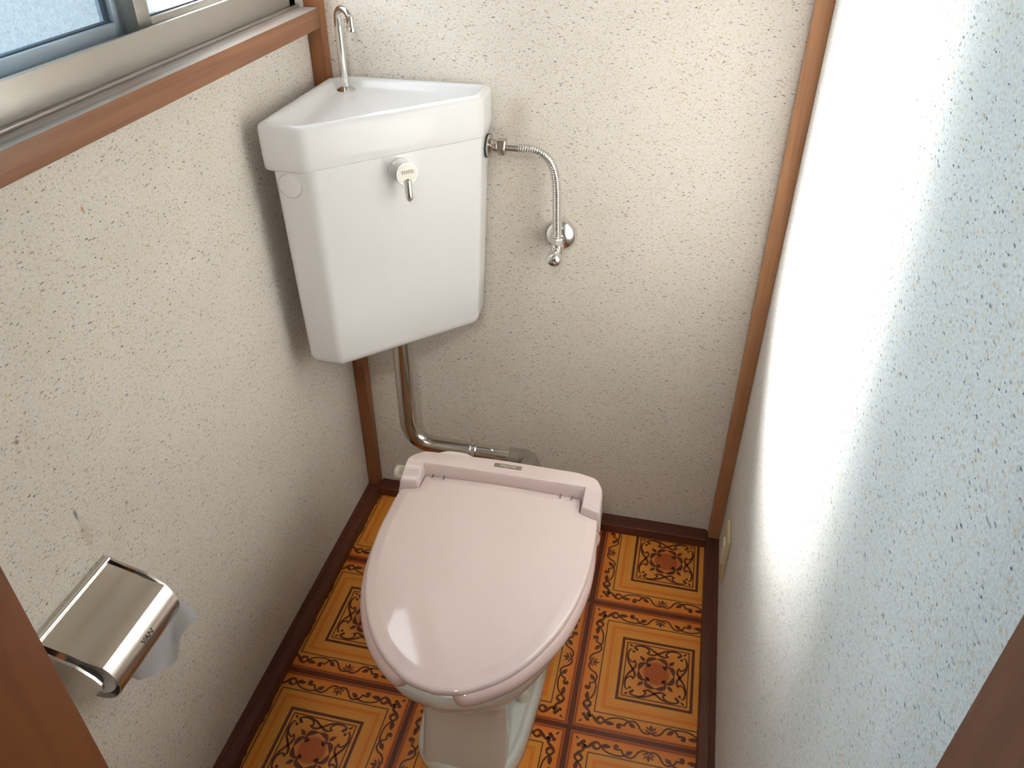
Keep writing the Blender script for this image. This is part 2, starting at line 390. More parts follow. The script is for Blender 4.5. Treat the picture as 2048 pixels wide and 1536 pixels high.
def tile_bm():
    bm = bmesh.new(); h = T/2-.0003
    bbox(bm, (-h, -h, -.002), (h, h, 0))
    K, TH = 1, 2
    def square(rad, w, mat, z=.00016):
        for a, b in (((-1, -1), (1, -1)), ((1, -1), (1, 1)), ((1, 1), (-1, 1)), ((-1, 1), (-1, -1))):
            d = Vector((b[0]-a[0], b[1]-a[1]))/2; nn = Vector((-d.y, d.x))
            q = [Vector(a)*(rad+w/2), Vector(b)*(rad+w/2), Vector(b)*(rad-w/2), Vector(a)*(rad-w/2)]
            bm.faces.new([bm.verts.new((p.x*T, p.y*T, z)) for p in q]).material_index = mat
    square(.491, .0155, K); square(.4715, .006, TH); square(.361, .0078, TH); square(.2355, .019, K); square(.2075, .0085, TH)
    for s8 in SYM:
        tr = lambda p: (s8[0]*p[0]+s8[1]*p[1], s8[2]*p[0]+s8[3]*p[1])
        R = lambda pts, w, mt=K: ribbon(bm, [tr(p) for p in pts], [v*1.12 for v in w], mt)
        # rosette leaf
        R([(-.060, .062), (-.064, .082), (-.052, .101), (-.030, .111), (0, .116)], [.008, .015, .028, .024, .004])
        R([(-.066, .060), (-.052, .050), (-.044, .058), (-.050, .066)], [.012, .010, .012])
        # crescent scroll
        R([(-.152, .170), (-.156, .183), (-.132, .1935), (-.095, .196), (-.055, .188), (-.022, .168), (0, .154)], [.006, .009, .012, .013, .012, .013, .013])
        R([(-.108, .196), (-.076, .186), (-.058, .168), (-.060, .152), (-.076, .148)], [.004, .009, .011, .012, .006])
        R([(-.074, .147), (-.050, .137), (-.024, .140), (0, .154)], [.006, .012, .014, .013])
        dot(bm, tr((-.140, .160)), .0105, K)
        # border vine, half a side
        R([(0, .437), (-.022, .442), (-.046, .438), (-.067, .420), (-.081, .396), (-.107, .378), (-.141, .386), (-.158, .402), (-.166, .418), (-.186, .416), (-.202, .420), (-.204, .436), (-.192, .440)],
          [.007, .011, .011, .011, .011, .011, .012, .011, .011, .012, .019, .017, .014])
        dot(bm, tr((-.193, .435)), .0105, K)
        R([(-.141, .384), (-.18, .376), (-.231, .380), (-.267, .394), (-.292, .418), (-.315, .436), (-.338, .424), (-.36, .400)], [.011, .010, .010, .010, .012, .014, .020, .018])
        leaf(bm, tr((-.140, .392)), tr((-.096, .422)), .030, K)
        leaf(bm, tr((-.292, .420)), tr((-.226, .424)), .030, K)
        R([(-.292, .414), (-.300, .398), (-.318, .392), (-.332, .400), (-.328, .412)], [.010, .012, .014, .016, .014])
        # side flower
        leaf(bm, tr((-.012, .428)), tr((-.040, .418)), .012, K); leaf(bm, tr((-.010, .418)), tr((-.030, .390)), .013, K)
        dot(bm, tr((-.010, .432)), .009, K)
        # corner flower
        dot(bm, tr((-.424, .396)), .0135, K); dot(bm, tr((-.398, .384)), .0100, K)
        R([(-.36, .40), (-.375, .388), (-.392, .392), (-.402, .400)], [.014, .010, .008])
    for sx in (1, -1):
        for sy in (1, -1):
            leaf(bm, (sx*.078, sy*.078), (sx*.116, sy*.116), .026, K)
            leaf(bm, (sx*.168, sy*.176), (sx*.194, sy*.198), .015, K)
            dot(bm, (sx*.151, sy*.171), .011, K); dot(bm, (sx*.408, sy*.412), .0125, K); dot(bm, (sx*.388, sy*.400), .010, K); dot(bm, (sx*.062, sy*.062), .011, K)
            leaf(bm, (sx*.428, sy*.430), (sx*.450, sy*.452), .014, K)
    for a, b in (((0, .425), (0, .376)), ((0, -.425), (0, -.376)), ((.425, 0), (.376, 0)), ((-.425, 0), (-.376, 0))): leaf(bm, a, b, .022, K)
    return bm
proto = tile_bm(); proto_me = None; GX, GY = .5958, -.2451
for i in range(-2, 2):
    for j in range(-1, 4):
        cx, cy = GX+(i+.5)*T, GY-(j+.5)*T
        if cy-T/2 >= -.001 or cx-T/2 > RW: continue
        lim = []
        if cx+T/2 > RW: lim.append(((RW-.001-cx, 0, 0), (1, 0, 0)))
        if cx-T/2 < 0: lim.append(((.001-cx, 0, 0), (-1, 0, 0)))
        if cy+T/2 > 0: lim.append(((0, -.001-cy, 0), (0, 1, 0)))
        if cy-T/2 < FY: lim.append(((0, FY+.001-cy, 0), (0, -1, 0)))
        if cy+T/2 < FY: continue
        bm = proto.copy()
        for co, no in lim:
            bmesh.ops.bisect_plane(bm, geom=bm.verts[:]+bm.edges[:]+bm.faces[:], plane_co=co, plane_no=no, clear_outer=True)
        me = bpy.data.meshes.new('floor_tile'); bm.to_mesh(me); bm.free()
        for k in ('tile', 'line', 'thin'): me.materials.append(M[k])
        o = bpy.data.objects.new('floor_tile', me); S.collection.objects.link(o); o.parent = floor; o.location = (cx, cy, 0)
proto.free()

# ------------------------------------------------------------------ skirting, posts, sill, door frame
def trim(name, a, b, mat, label, bev=.0015):
    bm = bmesh.new(); bbox(bm, a, b, bev); return tag(link(name, bm, mat), label, None, 'structure')
HB = .030
def skirting(name, axis, label):
    # top face, small step, front face
    prof = [(0, .0), (0, HB), (.010, HB), (.0115, HB-.003), (.0285, HB-.005), (.030, HB-.007), (.030, 0)]
    bm = bmesh.new()
    if axis == 'L': a, b = FY, -.0005; f = lambda d, z, t: (d, t, z)
    if axis == 'R': a, b = FY, -.0005; f = lambda d, z, t: (RW-d, t, z)
    if axis == 'B': a, b = .030, RW-.030; f = lambda d, z, t: (t, -d, z)
    loft(bm, [[Vector(f(d, z, t)) for d, z in prof] for t in (a, b)])
    return tag(link(name, bm, 'dark_x' if axis == 'B' else 'dark_y', smooth=False), label, None, 'structure')
skirting('baseboard_left', 'L', 'dark brown skirting along the left wall')
skirting('baseboard_right', 'R', 'dark brown skirting along the right wall')
skirting('baseboard_back', 'B', 'dark brown skirting along the back wall')
trim('trim_1', (0, -PT, HB), (PT, 0, CZ), 'wood_corner', 'brown wooden corner post behind the tank')
trim('trim_2', (RW-PT, -PT, HB), (RW, 0, CZ), 'wood_z', 'brown wooden corner post at the right of the back wall')
# sill board: brown front, weathered top
bm = bmesh.new(); bbox(bm, (-.13, FY, WZ0), (PT, -PT, 1.1265), .0015)
for f in bm.faces:
    c = f.calc_center_median()
    if f.normal.z > .8: f.material_index = 1
tag(link('trim_3', bm, ['wood_y', 'worn']), 'brown wooden window sill with a weathered grey top', None, 'structure')
trim('trim_4', (.285, FY-.125, -.002), (.31, FY+.0, 1.95), 'panel', 'brown wooden door jamb at the lower left')
trim('trim_5', (.831, FY-.125, -.002), (RW, FY+.0, 1.95), 'wood_jamb', 'brown wooden door jamb at the lower right')
trim('trim_6', (.285, FY-.125, 1.95), (RW, FY+.0, 1.975), 'wood_x', 'door head')
trim('trim_7', (-.02, FY+.0, 1.1265), (PT, WY0, CZ), 'wood_z', 'post at the near end of the window')

# ------------------------------------------------------------------ window
win = tag(bpy.data.objects.new('window_1', None), 'aluminium sliding window with frosted glass', None, 'structure'); S.collection.objects.link(win)
Z0, Z1 = 1.1265, 1.93
bm = bmesh.new()
bbox(bm, (-.018, WY0+.001, Z0), (-.0125, WY1-.001, 1.172), .0012)      # tall inner flange
bbox(bm, (-.0125, WY0+.001, Z0), (-.006, WY1-.001, Z0+.0045), .001)    # lip at its foot
bbox(bm, (-.10, WY0+.001, Z0), (-.018, WY1-.001, 1.142), .001)         # track bed
bbox(bm, (-.10, WY0+.001, Z1), (-.0125, WY1-.001, WZ1), .001)
bbox(bm, (-.10, WY0+.001, Z0), (-.0125, WY0+.022, Z1), .001)
bbox(bm, (-.10, WY1-.022, Z0), (-.0125, WY1-.001, Z1), .001)
bbox(bm, (-.0535, WY0+.02, 1.142), (-.0515, WY1-.02, 1.162), .0005)
link('window_frame', bm, 'alu', win)
def sash(x0, x1, ya, yb, ztop, stile_a, stile_b, mat, glass='glass'):
    bm = bmesh.new(); zb = 1.145
    bbox(bm, (x0, ya+stile_a, zb), (x1, yb-stile_b, ztop), .0012)
    bbox(bm, (x0, ya+stile_a, Z1-.035), (x1, yb-stile_b, Z1-.003), .0012)
    bbox(bm, (x0, ya, zb), (x1, ya+stile_a, Z1-.003), .0015)
    bbox(bm, (x0, yb-stile_b, zb), (x1, yb, Z1-.003), .0015)
    s = link('sash', bm, mat, win)
    xm = (x0+x1)/2
    bm = bmesh.new(); bbox(bm, (xm-.002, ya+stile_a-.003, ztop-.003), (xm+.002, yb-stile_b+.003, Z1-.033))
    link('glass_pane', bm, glass, s, smooth=False)
    bm = bmesh.new()
    bbox(bm, (xm-.0032, ya+stile_a, ztop), (x1-.006, yb-stile_b, ztop+.0018)); bbox(bm, (xm-.0032, yb-stile_b-.0022, ztop), (x1-.006, yb-stile_b, Z1-.035))
    bbox(bm, (xm-.0032, ya+stile_a, ztop), (x1-.006, ya+stile_a+.0018, Z1-.035))
    link('gasket', bm, 'gasket', s, smooth=False)
    return s
sash(-.050, -.029, -.437, WY1-.010, 1.1775, .028, .024, 'alu')
sash(-.078, -.056, WY0+.010, -.412, 1.1775, .024, .034, 'alu_bluelit', 'glass_near')

# ------------------------------------------------------------------ corner cistern
TK = thing('toilet_tank', 'white ceramic corner cistern hung between the two walls, hand basin in its top', 'tank', (.15, -.12, .5624))
def tri(ox, oy, L, c, d=.0023, cc=.028):
    return [(ox, -oy-cc), (ox, -oy-L+d), (ox+c, -oy-L), (ox+L, -oy-c), (ox+L-d, -oy), (ox+cc, -oy)]
def ring(ox, oy, L, c, R, seg=5): return rpoly(tri(ox, oy, L, c), R, seg)
bm = bmesh.new(); rings = []
ZB, ZT = .5624, .944
def body_at(f, ins=0):   # f 0 bottom .. 1 top
    o = .0421; L = .2684+(.2844-.2684)*f; c = .0642+(.0692-.0642)*f
    rg = ring(o, .0191, L, c, [.01, .016, .022, .022, .014, .01])
    return inset(rg, ins) if ins else rg
for z, f, ins in ((ZB, 0, .030), (ZB+.0015, 0, .020), (ZB+.006, 0, .0095), (ZB+.013, 0, .0035), (ZB+.022, .02, .0005), (ZB+.12, .3, 0), (ZB+.25, .65, 0), (ZT, 1, 0)):
    rings.append(z3(body_at(f, ins), z))
loft(bm, rings); link('body', bm, 'ceramic', TK, angle=50)
bm = bmesh.new(); rings = []
LR = lambda ins=0.0, k=1.0: inset(ring(.0263, .0035, .3025, .0789, [.012, .018, .024, .024, .016, .012]), ins) if ins else ring(.0263, .0035, .3025, .0789, [.012, .018, .024, .024, .016, .012])
for z, ins in ((.9396, .012), (.9386, .006), (.9396, .0025), (.943, .0008), (.96, 0), (1.000, 0), (1.006, .0008), (1.0100, .0035), (1.0122, .0075), (1.0125, .011), (1.0110, .0145), (1.007, .018), (1.000, .0225), (.992, .030), (.986, .040), (.9825, .052)):
    rings.append(z3(LR(ins), z))
base = rings[-1]; cen = sum(base, Vector())/len(base)
for s, dz in ((.6, -.004), (.25, -.0065), (.06, -.0075)): rings.append([cen+(p-cen)*s+Vector((0, 0, dz)) for p in base])
loft(bm, rings)
# raise a ledge for the spout at the wall corner of the basin
for v in bm.verts:
    dd = (Vector((v.co.x, v.co.y))-Vector((.0263, -.0035))).length
    if v.co.z < 1.0045 and v.co.z > .97 and dd < .17 and v.co.z < .999:
        t = max(0, min(1, (.15-dd)/.07)); t = t*t*(3-2*t); v.co.z += ( .998-v.co.z)*t*.9
LID = link('basin_lid', bm, 'ceramic', TK, angle=55)
bm = bmesh.new(); lathe(bm, (.128, -.118, .9758), (0, 0, 1), [(0, .010), (.0012, .0105), (.0016, .009), (.0008, .007)], 20)
link('drain', bm, 'grey_mark', TK)
# spout
fx, fy, fz = .066, -.040, .9955
sp_ = bmesh.new(); lathe(sp_, (fx, fy, fz), (0, 0, 1), [(0, .0185), (.0015, .0188), (.004, .0145), (.006, .009), (.007, .0072)], 28)
FA = link('spout', sp_, 'chrome', TK)
bm = bmesh.new(); dg = Vector((.88, -.48, 0)).normalized()
pts = [Vector((fx, fy, fz+.003)), Vector((fx, fy, fz+.05)), Vector((fx, fy, fz+.10))]
R_ = .0168; c0 = Vector((fx, fy, fz+.118))+dg*R_
for k in range(0, 15):
    a = math.pi-k/14*math.pi*1.02; pts.append(c0+dg*R_*math.cos(a)+Vector((0, 0, R_*math.sin(a)*1.0)))
pts.append(pts[-1]+Vector((0, 0, -.012)))
tube(bm, pts, [.0072, .0070, .0068]+[.0064]*15+[.0058], 18); link('spout_pipe', bm, 'chrome', FA)
bm = bmesh.new(); lathe(bm, pts[-1]+Vector((0, 0, .003)), (0, 0, -1), [(0, .0066), (.001, .0078), (.006, .0078), (.007, .006)], 18); link('spout_tip', bm, 'chrome', FA)
# flush handle on the diagonal face
nd = Vector((1, -1, 0)).normalized(); nt = Vector((1, 1, 0)).normalized(); uz = Vector((0, 0, 1))
hb = Vector((.2155, -.1985, .921))-nd*.002
bm = bmesh.new(); lathe(bm, hb, nd, [(-.004, .0190), (.003, .0190), (.004, .0182), (.006, .0174), (.026, .0174), (.0275, .0182), (.031, .0188), (.032, .0183)], 36)
HD = link('flush_handle', bm, 'chrome', TK)
bm = bmesh.new(); lathe(bm, hb+nd*.032, nd, [(0, .0173), (.0006, .0173)], 32); link('handle_cap', bm, 'satin', HD)
text_mesh('lettering', 'TOTO', .0078, 'text_grey', HD, hb+nd*.0329+uz*.003, nt, uz, .0002, .00015)
bm = bmesh.new(); st = hb+nd*.0315-uz*.0135
lathe(bm, st+uz*.006, (nd*.05-uz), [(0, .001), (.0012, .0045), (.004, .0064), (.031, .0066), (.035, .0057), (.038, .0030), (.0385, .0008)], 22)
link('lever', bm, 'chrome', HD)
# blanking plug on the left facet
bm = bmesh.new(); pc = Vector((.0705, -.3012, .917)); lathe(bm, pc, (0, -1, 0), [(0, .0190), (.0006, .0190), (.0009, .0182)], 36); PL = link('blanking_plug', bm, 'ceramic', TK)
bm = bmesh.new(); lathe(bm, pc, (0, -1, 0), [(0, .0200), (.0005, .0199), (.0006, .0190)], 36); link('plug_seam', bm, 'seam', PL)
# grey printed mark on the right side
bm = bmesh.new(); xs = .3262
bm.faces.new([bm.verts.new((xs+.0008, y, z)) for y, z in ((-.066, .872), (-.050, .882), (-.040, .900), (-.052, .890))]); link('printed_mark', bm, 'grey_mark', TK, smooth=False)
# inlet on the right side
iy, iz = -.046, .917
ax = Vector((1, 0, 0)); ip = Vector((.3262, iy, iz))
bm = bmesh.new(); lathe(bm, ip-ax*.0015, ax, [(0, .0205), (.003, .0205), (.0035, .019)], 32); link('inlet_washer', bm, 'rubber_black', TK)
bm = bmesh.new(); lathe(bm, ip+ax*.0015, ax, [(0, .0190), (.003, .0200), (.005, .0195), (.0055, .0115), (.008, .0115), (.0082, .0125), (.0094, .0125), (.0096, .0115), (.0112, .0115), (.0114, .0125), (.0126, .0125), (.0128, .0115), (.018, .0115)], 32)
link('inlet_flange', bm, 'chrome_old', TK)

# ------------------------------------------------------------------ supply hose and stop valve
VX, VY, VZ = .4585, -.052, .738
HS = thing('supply_hose', 'corrugated chrome water hose curving from the cistern to the wall valve', 'hose', (.40, -.046, .90))
def hexa(bm, p, ax_, r, h, mat=0):
    ax_ = Vector(ax_).normalized(); x, y = frame_of(ax_)
    rr = [(0, .88), (.12, 1), (.88, 1), (1, .88)]
    loft(bm, [[Vector(p)+ax_*h*t+(x*math.cos(math.pi/3*i)+y*math.sin(math.pi/3*i))*r*s for i in range(6)] for t, s in rr], mat=mat)
bm = bmesh.new(); hexa(bm, ip+ax*.0185, ax, .0150, .0155); link('nut', bm, 'chrome_old', HS, angle=25)
bm = bmesh.new(); tube(bm, [ip+ax*.030, ip+ax*.068], .0072, 20); link('nipple', bm, 'chrome', HS)
path = catmull([ip+ax*.058, ip+ax*.072, (.418, -.046, .9145), (.4395, -.047, .899), (.4505, -.048, .872), (.4545, -.050, .840), (.4560, -.051, .800), (.4575, VY, .765), (.4580, VY, .757)], 60)
# resample evenly and corrugate
L_ = [0]
for a, b in zip(path, path[1:]): L_.append(L_[-1]+(b-a).length)
tot = L_[-1]; nn_ = 50*8; pts = []; k = 0
for i in range(nn_+1):
    s = tot*i/nn_
    while k < len(L_)-2 and L_[k+1] < s: k += 1
    f = (s-L_[k])/max(1e-9, L_[k+1]-L_[k]); pts.append(path[k].lerp(path[k+1], min(1, f)))
bm = bmesh.new(); tube(bm, pts, [.0073+.0016*math.cos(2*math.pi*i/8) for i in range(nn_+1)], 20); link('corrugated_tube', bm, 'chrome', HS, angle=80)
VL = thing('stop_valve', 'round chrome stop valve on the back wall at the foot of the hose', 'valve', (VX, 0, VZ))
bm = bmesh.new(); lathe(bm, (.4560, 0, .740), (0, -1, 0), [(0, .033), (.002, .0335), (.006, .0325), (.012, .0285), (.017, .0220), (.020, .0150), (.0215, .011)], 40); link('wall_flange', bm, 'chrome', VL)
bm = bmesh.new(); tube(bm, bend([(.4560, -.015, .740), (.4570, -.040, .740), (VX, VY-.004, .738)], .01), .0105, 20); link('inlet_pipe', bm, 'chrome', VL)
bm = bmesh.new(); lathe(bm, (VX, VY, .7215), (0, 0, 1), [(0, .0085), (.002, .0120), (.012, .0125), (.020, .0120), (.022, .0100), (.026, .0100)], 28); link('valve_body', bm, 'chrome', VL)
bm = bmesh.new(); hexa(bm, (VX, VY, .7455), (0, 0, 1), .0130, .012); link('nut', bm, 'chrome_old', VL, angle=25)
kd = Vector((-.05, -1, -.30)).normalized()
bm = bmesh.new(); lathe(bm, Vector((VX, VY-.006, .7285)), kd, [(0, .0085), (.006, .0085), (.008, .0125), (.012, .0143), (.020, .0146), (.025, .0125), (.0285, .0085), (.030, .0035)], 32); KB = link('valve_knob', bm, 'chrome', VL)
bm = bmesh.new(); kp = Vector((VX, VY-.006, .7285))+kd*.0302; kx, ky = frame_of(kd)
for s in (1, -1):
    q = [kp+kx*a*.0040+ky*b*.0010*1 for a, b in ((-1, -1), (1, -1), (1, 1), (-1, 1))]
    if s < 0: q = [kp+ky*a*.0040+kx*b*.0010 for a, b in ((-1, -1), (1, -1), (1, 1), (-1, 1))]
    bm.faces.new([bm.verts.new(p+kd*.0003*(1.5+s*.5)) for p in q])
link('screw_slot', bm, 'text_dark', KB, smooth=False)

# ------------------------------------------------------------------ flush pipe
FP = thing('flush_pipe', 'thick chrome flush pipe bending from under the cistern to the toilet', 'pipe', (.155, -.10, .30))
PX, PY, PZ = .1500, -.098, .250
bm = bmesh.new(); P_ = bend([(PX, PY, .5620), (PX, PY, PZ), (.392, PY, PZ)], .066, 14); tube(bm, P_, .0190, 28); link('pipe', bm, 'chrome_old', FP)
bm = bmesh.new(); lathe(bm, (PX, PY, .560), (0, 0, -1), [(-.0015, .0235), (.008, .0235), (.010, .0210), (.018, .0205)], 28); link('tank_joint', bm, 'rubber_grey', FP)
bm = bmesh.new(); lathe(bm, (.288, PY, PZ), (1, 0, 0), [(0, .0190), (.0012, .0250), (.005, .0262), (.0062, .0222), (.0105, .0222), (.012, .0255), (.016, .0255), (.0175, .0195)], 32); link('coupling', bm, 'chrome', FP)
bm = bmesh.new(); lathe(bm, (.340, PY-.008, PZ+.0165), (0, -.4, 1), [(0, .0042), (.003, .0040), (.0045, .002)], 14); link('rivet', bm, 'chrome', FP)
bm = bmesh.new(); P_ = bend([(.378, PY, PZ), (.4230, PY, PZ), (.4270, -.176, PZ-.004)], .040, 14); tube(bm, P_, [.0205]*3+[.0218]*(len(P_)-5)+[.0230, .0235], 28); link('rubber_elbow', bm, 'rubber_grey', FP)

# ------------------------------------------------------------------ toilet
XC = .4265
TO = thing('toilet', 'white ceramic toilet with a closed pink lid and pink heated seat', 'toilet', (XC, -.45, 0))
def outline(tab, N=96, dx=0.0, sy=0.0, n_exp=True):
    """tab: (y, halfwidth) from back to front"""
    pts = [Vector((hw+dx if hw > 0 else 0, y)) for y, hw in tab]
    c = catmull([(p.x, p.y, 0) for p in pts], 14)
    right = [Vector((max(p.x, 0), p.y)) for p in c]
    full = right+[Vector((-p.x, p.y)) for p in right[::-1][1:]]
    L = [0]
    for a, b in zip(full, full[1:]): L.append(L[-1]+(b-a).length)
    closeL = (full[0]-full[-1]).length; full.append(full[0].copy()); L.append(L[-1]+closeL)
    out = []; k = 0
    for i in range(N):
        s = L[-1]*i/N
        while L[k+1] < s: k += 1
        f = (s-L[k])/max(1e-9, L[k+1]-L[k]); q = full[k].lerp(full[k+1], f); out.append(Vector((q.x+XC, q.y)))
    return out
# pedestal and bowl
FOOT = [(-.235, .060), (-.25, .088), (-.32, .104), (-.45, .108), (-.55, .105), (-.62, .0985), (-.66, .088), (-.682, .068), (-.694, .040), (-.698, 0)]
bm = bmesh.new(); f0 = outline(FOOT, 96)
foot_r = [z3(inset(f0, .002), .0005), z3(f0, .003), z3(f0, .018), z3(inset(f0, .002), .028), z3(inset(f0, .006), .0345), z3(inset(f0, .011), .0365), z3(inset(f0, .015), .0355), z3(inset(f0, .019), .0300), z3(inset(f0, .024), .0290), z3(inset(f0, .040), .0290)]
loft(bm, foot_r); link('foot', bm, 'ceramic_old', TO, angle=60)
def table_lerp(A, B, t): return [(a[0]*(1-t)+b[0]*t, a[1]*(1-t)+b[1]*t) for a, b in zip(A, B)]
COL = [(-.26, .050), (-.27, .068), (-.34, .062), (-.45, .050), (-.55, .055), (-.64, .0735), (-.672, .0740), (-.683, .064), (-.6865, .040), (-.688, 0)]
COLT = [(-.26, .050), (-.27, .064), (-.34, .060), (-.45, .050), (-.55, .055), (-.620, .0685), (-.652, .0680), (-.664, .058), (-.668, .036), (-.670, 0)]
RIM = [(-.255, .085), (-.262, .120), (-.33, .160), (-.43, .176), (-.52, .1770), (-.60, .1640), (-.66, .1440), (-.72, .1090), (-.758, .0640), (-.774, 0)]
bm = bmesh.new(); rr_ = []
for z, A in ((.026, table_lerp(COL, FOOT, .06)), (.034, COL), (.10, table_lerp(COL, COLT, .45)), (.17, COLT), (.205, table_lerp(COLT, RIM, .10)), (.235, table_lerp(COLT, RIM, .28)),
             (.265, table_lerp(COLT, RIM, .52)), (.295, table_lerp(COLT, RIM, .74)), (.320, table_lerp(COLT, RIM, .89)), (.338, table_lerp(COLT, RIM, .965)), (.350, RIM), (.366, RIM)):
    rr_.append(z3(outline(A, 120), z))
o_ = outline(RIM, 120); rr_ += [z3(inset(o_, .003), .3705), z3(inset(o_, .008), .372), z3(inset(o_, .045), .372), z3(inset(o_, .055), .365)]
last = rr_[-1]; cc_ = Vector((XC, -.52, 0))
rr_.append([Vector((cc_.x+(p.x-cc_.x)*.7, cc_.y+(p.y-cc_.y)*.7, .30)) for p in last]); rr_.append([Vector((cc_.x+(p.x-cc_.x)*.3, cc_.y+(p.y-cc_.y)*.3, .24)) for p in last])
loft(bm, rr_); link('bowl', bm, 'ceramic_old', TO, angle=60)
# rear spud of the bowl that takes the rubber elbow
bm = bmesh.new(); lathe(bm, (.430, -.178, .252), (0, -1, 0), [(0, .029), (.02, .031), (.10, .034)], 28); link('spud', bm, 'ceramic_old', TO)
for sx in (1, -1):
    bm = bmesh.new(); bx = XC+sx*.0745; lathe(bm, (bx, -.522, .029), (0, 0, 1), [(0, .0150), (.008, .0150), (.014, .0135), (.018, .0095), (.0195, .004)], 26)
    link('bolt_cap', bm, 'cream', TO)
for a in ((.5085, -.590), (.5180, -.584)):
    bm = bmesh.new(); lathe(bm, (a[0], a[1], .0292), (0, 0, 1), [(0, .0018), (.0004, .0014)], 8); link('rust_spot', bm, 'gap', TO)

# lid: closed cover with cut-outs round the hinge arms
HWT = [(-.405, .1785), (-.45, .1810), (-.50, .1815), (-.55, .1780), (-.60, .1690), (-.65, .1530), (-.70, .1265), (-.735, .0985), (-.760, .0680), (-.776, .0380), (-.7830, 0)]
cv = catmull([(hw, y, 0) for y, hw in HWT], 10); right = [Vector((max(0, p.x), p.y)) for p in cv]
def lid_ring():
    half = [Vector((0, -.3665)), Vector((.05, -.3665)), Vector((.10, -.3665)), Vector((.1435, -.3665))]
    notch = rpoly([(.1435, -.3665), (.1465, -.4010), (.1785, -.408), (.1815, -.45)], [.0015, .006, .006, .001], 4)
    half += notch[5:15]+[Vector(p) for p in right[3:]]
    full = half+[Vector((-p.x, p.y)) for p in half[::-1][1:-1]]
    return [Vector((p.x+XC, p.y)) for p in full]
lr = lid_ring(); ctr = Vector((XC, -.53)); bm = bmesh.new()
def sc_(k): return [ctr+(p-ctr)*k for p in lr]
rings = [z3(inset(lr, .004), .3995), z3(inset(lr, .0008), .4005), z3(lr, .403), z3(lr, .4055), z3(inset(lr, .0012), .4085), z3(inset(lr, .0035), .4100)]
rim = inset(lr, .0035)
def z_of(k): return .4100+.0025*(1-k)/.085 if k > .915 else .4125
for k in (.985, .965, .94, .925, .915, .905, .89, .86, .82, .78, .73, .68, .62, .55, .48, .40, .32, .24, .15, .06):
    zz = z_of(k); rings.append([Vector((ctr.x+(p.x-ctr.x)*k, ctr.y+(p.y-ctr.y)*k, zz)) for p in rim])
# keep the hinge edge low and straight
loft(bm, rings)
for v in bm.verts: v.co.z += .005-.24*(v.co.x-XC)**2-.17*min(0, v.co.y+.53)**2+.008*(v.co.y+.53)
LD = link('lid', bm, 'pink', TO, angle=35)
for x in (-.128, -.107, .107, .128):
    box('hinge_slot', (XC+x-.0004, -.3775, .4150), (XC+x+.0004, -.3690, .4181), 'gap', LD, bev=0)
# seat: U shaped, open at the front
bm = bmesh.new()
ST = [Vector((hw+.001+.006*min(1, max(0, (-y-.405)/.12)), y-.006)) for y, hw in HWT]
sp2 = catmull([(p.x, p.y, 0) for p in ST[:-1]]+[(.0, -.7930, 0)], 10)
cl = inset([Vector((p.x, p.y)) for p in sp2]+[Vector((-p.x, p.y)) for p in sp2[::-1][1:]], .0245)
cl = [p for p in cl if p.y < -.415 and p.x > .030]
cl = [Vector((p.x, p.y)) for p in cl]
def seat_side(sx):
    path = [Vector((XC+sx*p.x, p.y, .3825)) for p in cl if p.x > (.036 if sx > 0 else .054)]
    N = len(path); rgs = []
    for i, p in enumerate(path):
        d = (path[min(i+1, N-1)]-path[max(i-1, 0)]).normalized(); nrm = Vector((-d.y, d.x, 0))
        rest = (N-1-i); s = 1.0
        rgs.append((p, nrm, d))
    out = []
    # rounded horn end
    for k in range(len(rgs)):
        p, nrm, d = rgs[k]; ww = (.012, .0165, .0195, .0215, .0230, .0240)[k] if k < 6 else .0245; out.append([p+nrm*ww*math.cos(a)*abs(math.cos(a))**-.25*1 + Vector((0, 0, .0168*math.sin(a))) if abs(math.cos(a)) > 1e-3 else p+Vector((0, 0, .0168*math.sin(a))) for a in [2*math.pi*j/20 for j in range(20)]])
    p, nrm, d = rgs[-1]
    for e in (.3, .55, .75, .9, 1.0):
        k = math.sqrt(max(0.0004, 1-e*e)); out.append([p+d*.018*e+nrm*.0245*k*math.copysign(abs(math.cos(a))**.75, math.cos(a))+Vector((0, 0, .0168*k*math.sin(a))) for a in [2*math.pi*j/20 for j in range(20)]])
    loft(bm, out)
seat_side(1); seat_side(-1)
bbox(bm, (XC-.15, -.45, .3775), (XC+.15, -.405, .397), .005, 3)
link('seat', bm, 'pink_seat', TO, angle=60)
# seat unit with hinge arms
bm = bmesh.new()
def unit_outline(grow=0.0):
    P = [(-.1815-grow, -.4045), (-.1800-grow, -.352), (-.155, -.3275+grow), (-.02, -.3205+grow), (.13, -.3235+grow), (.1655, -.3335+grow), (.1795+grow, -.362), (.1815+grow, -.4095)]
    return P
def unit_ring(e, z):
    P = unit_outline(-e); P[0] = (P[0][0], -.4045+e); P[-1] = (P[-1][0], -.4095+e)
    P = P+[(.1465+e, -.4010+e), (.1470+e, -.3650+e), (-.1470-e, -.3650+e), (-.1465-e, -.4010+e)]
    R = [.003, .030, .020, .05, .03, .022, .030, .003, .003, .002, .002, .003]
    return [Vector((p.x+XC, p.y, z)) for p in rpoly(P, R, 5)]
rings = [unit_ring(-.002, .378), unit_ring(-.003, .384), unit_ring(-.002, .400), unit_ring(0, .420), unit_ring(.0008, .4300)]
L_u = loft(bm, rings, cap0=True, cap1=False); tr_ = L_u[-1]
ring2 = unit_ring(.0028, .433)
v2 = [bm.verts.new((p.x, p.y, .4330)) for p in ring2]
n_ = len(v2)
for i in range(n_): bm.faces.new((tr_[i], tr_[(i+1) % n_], v2[(i+1) % n_], v2[i]))
ft = bm.faces.new(v2); bmesh.ops.triangulate(bm, faces=[ft])
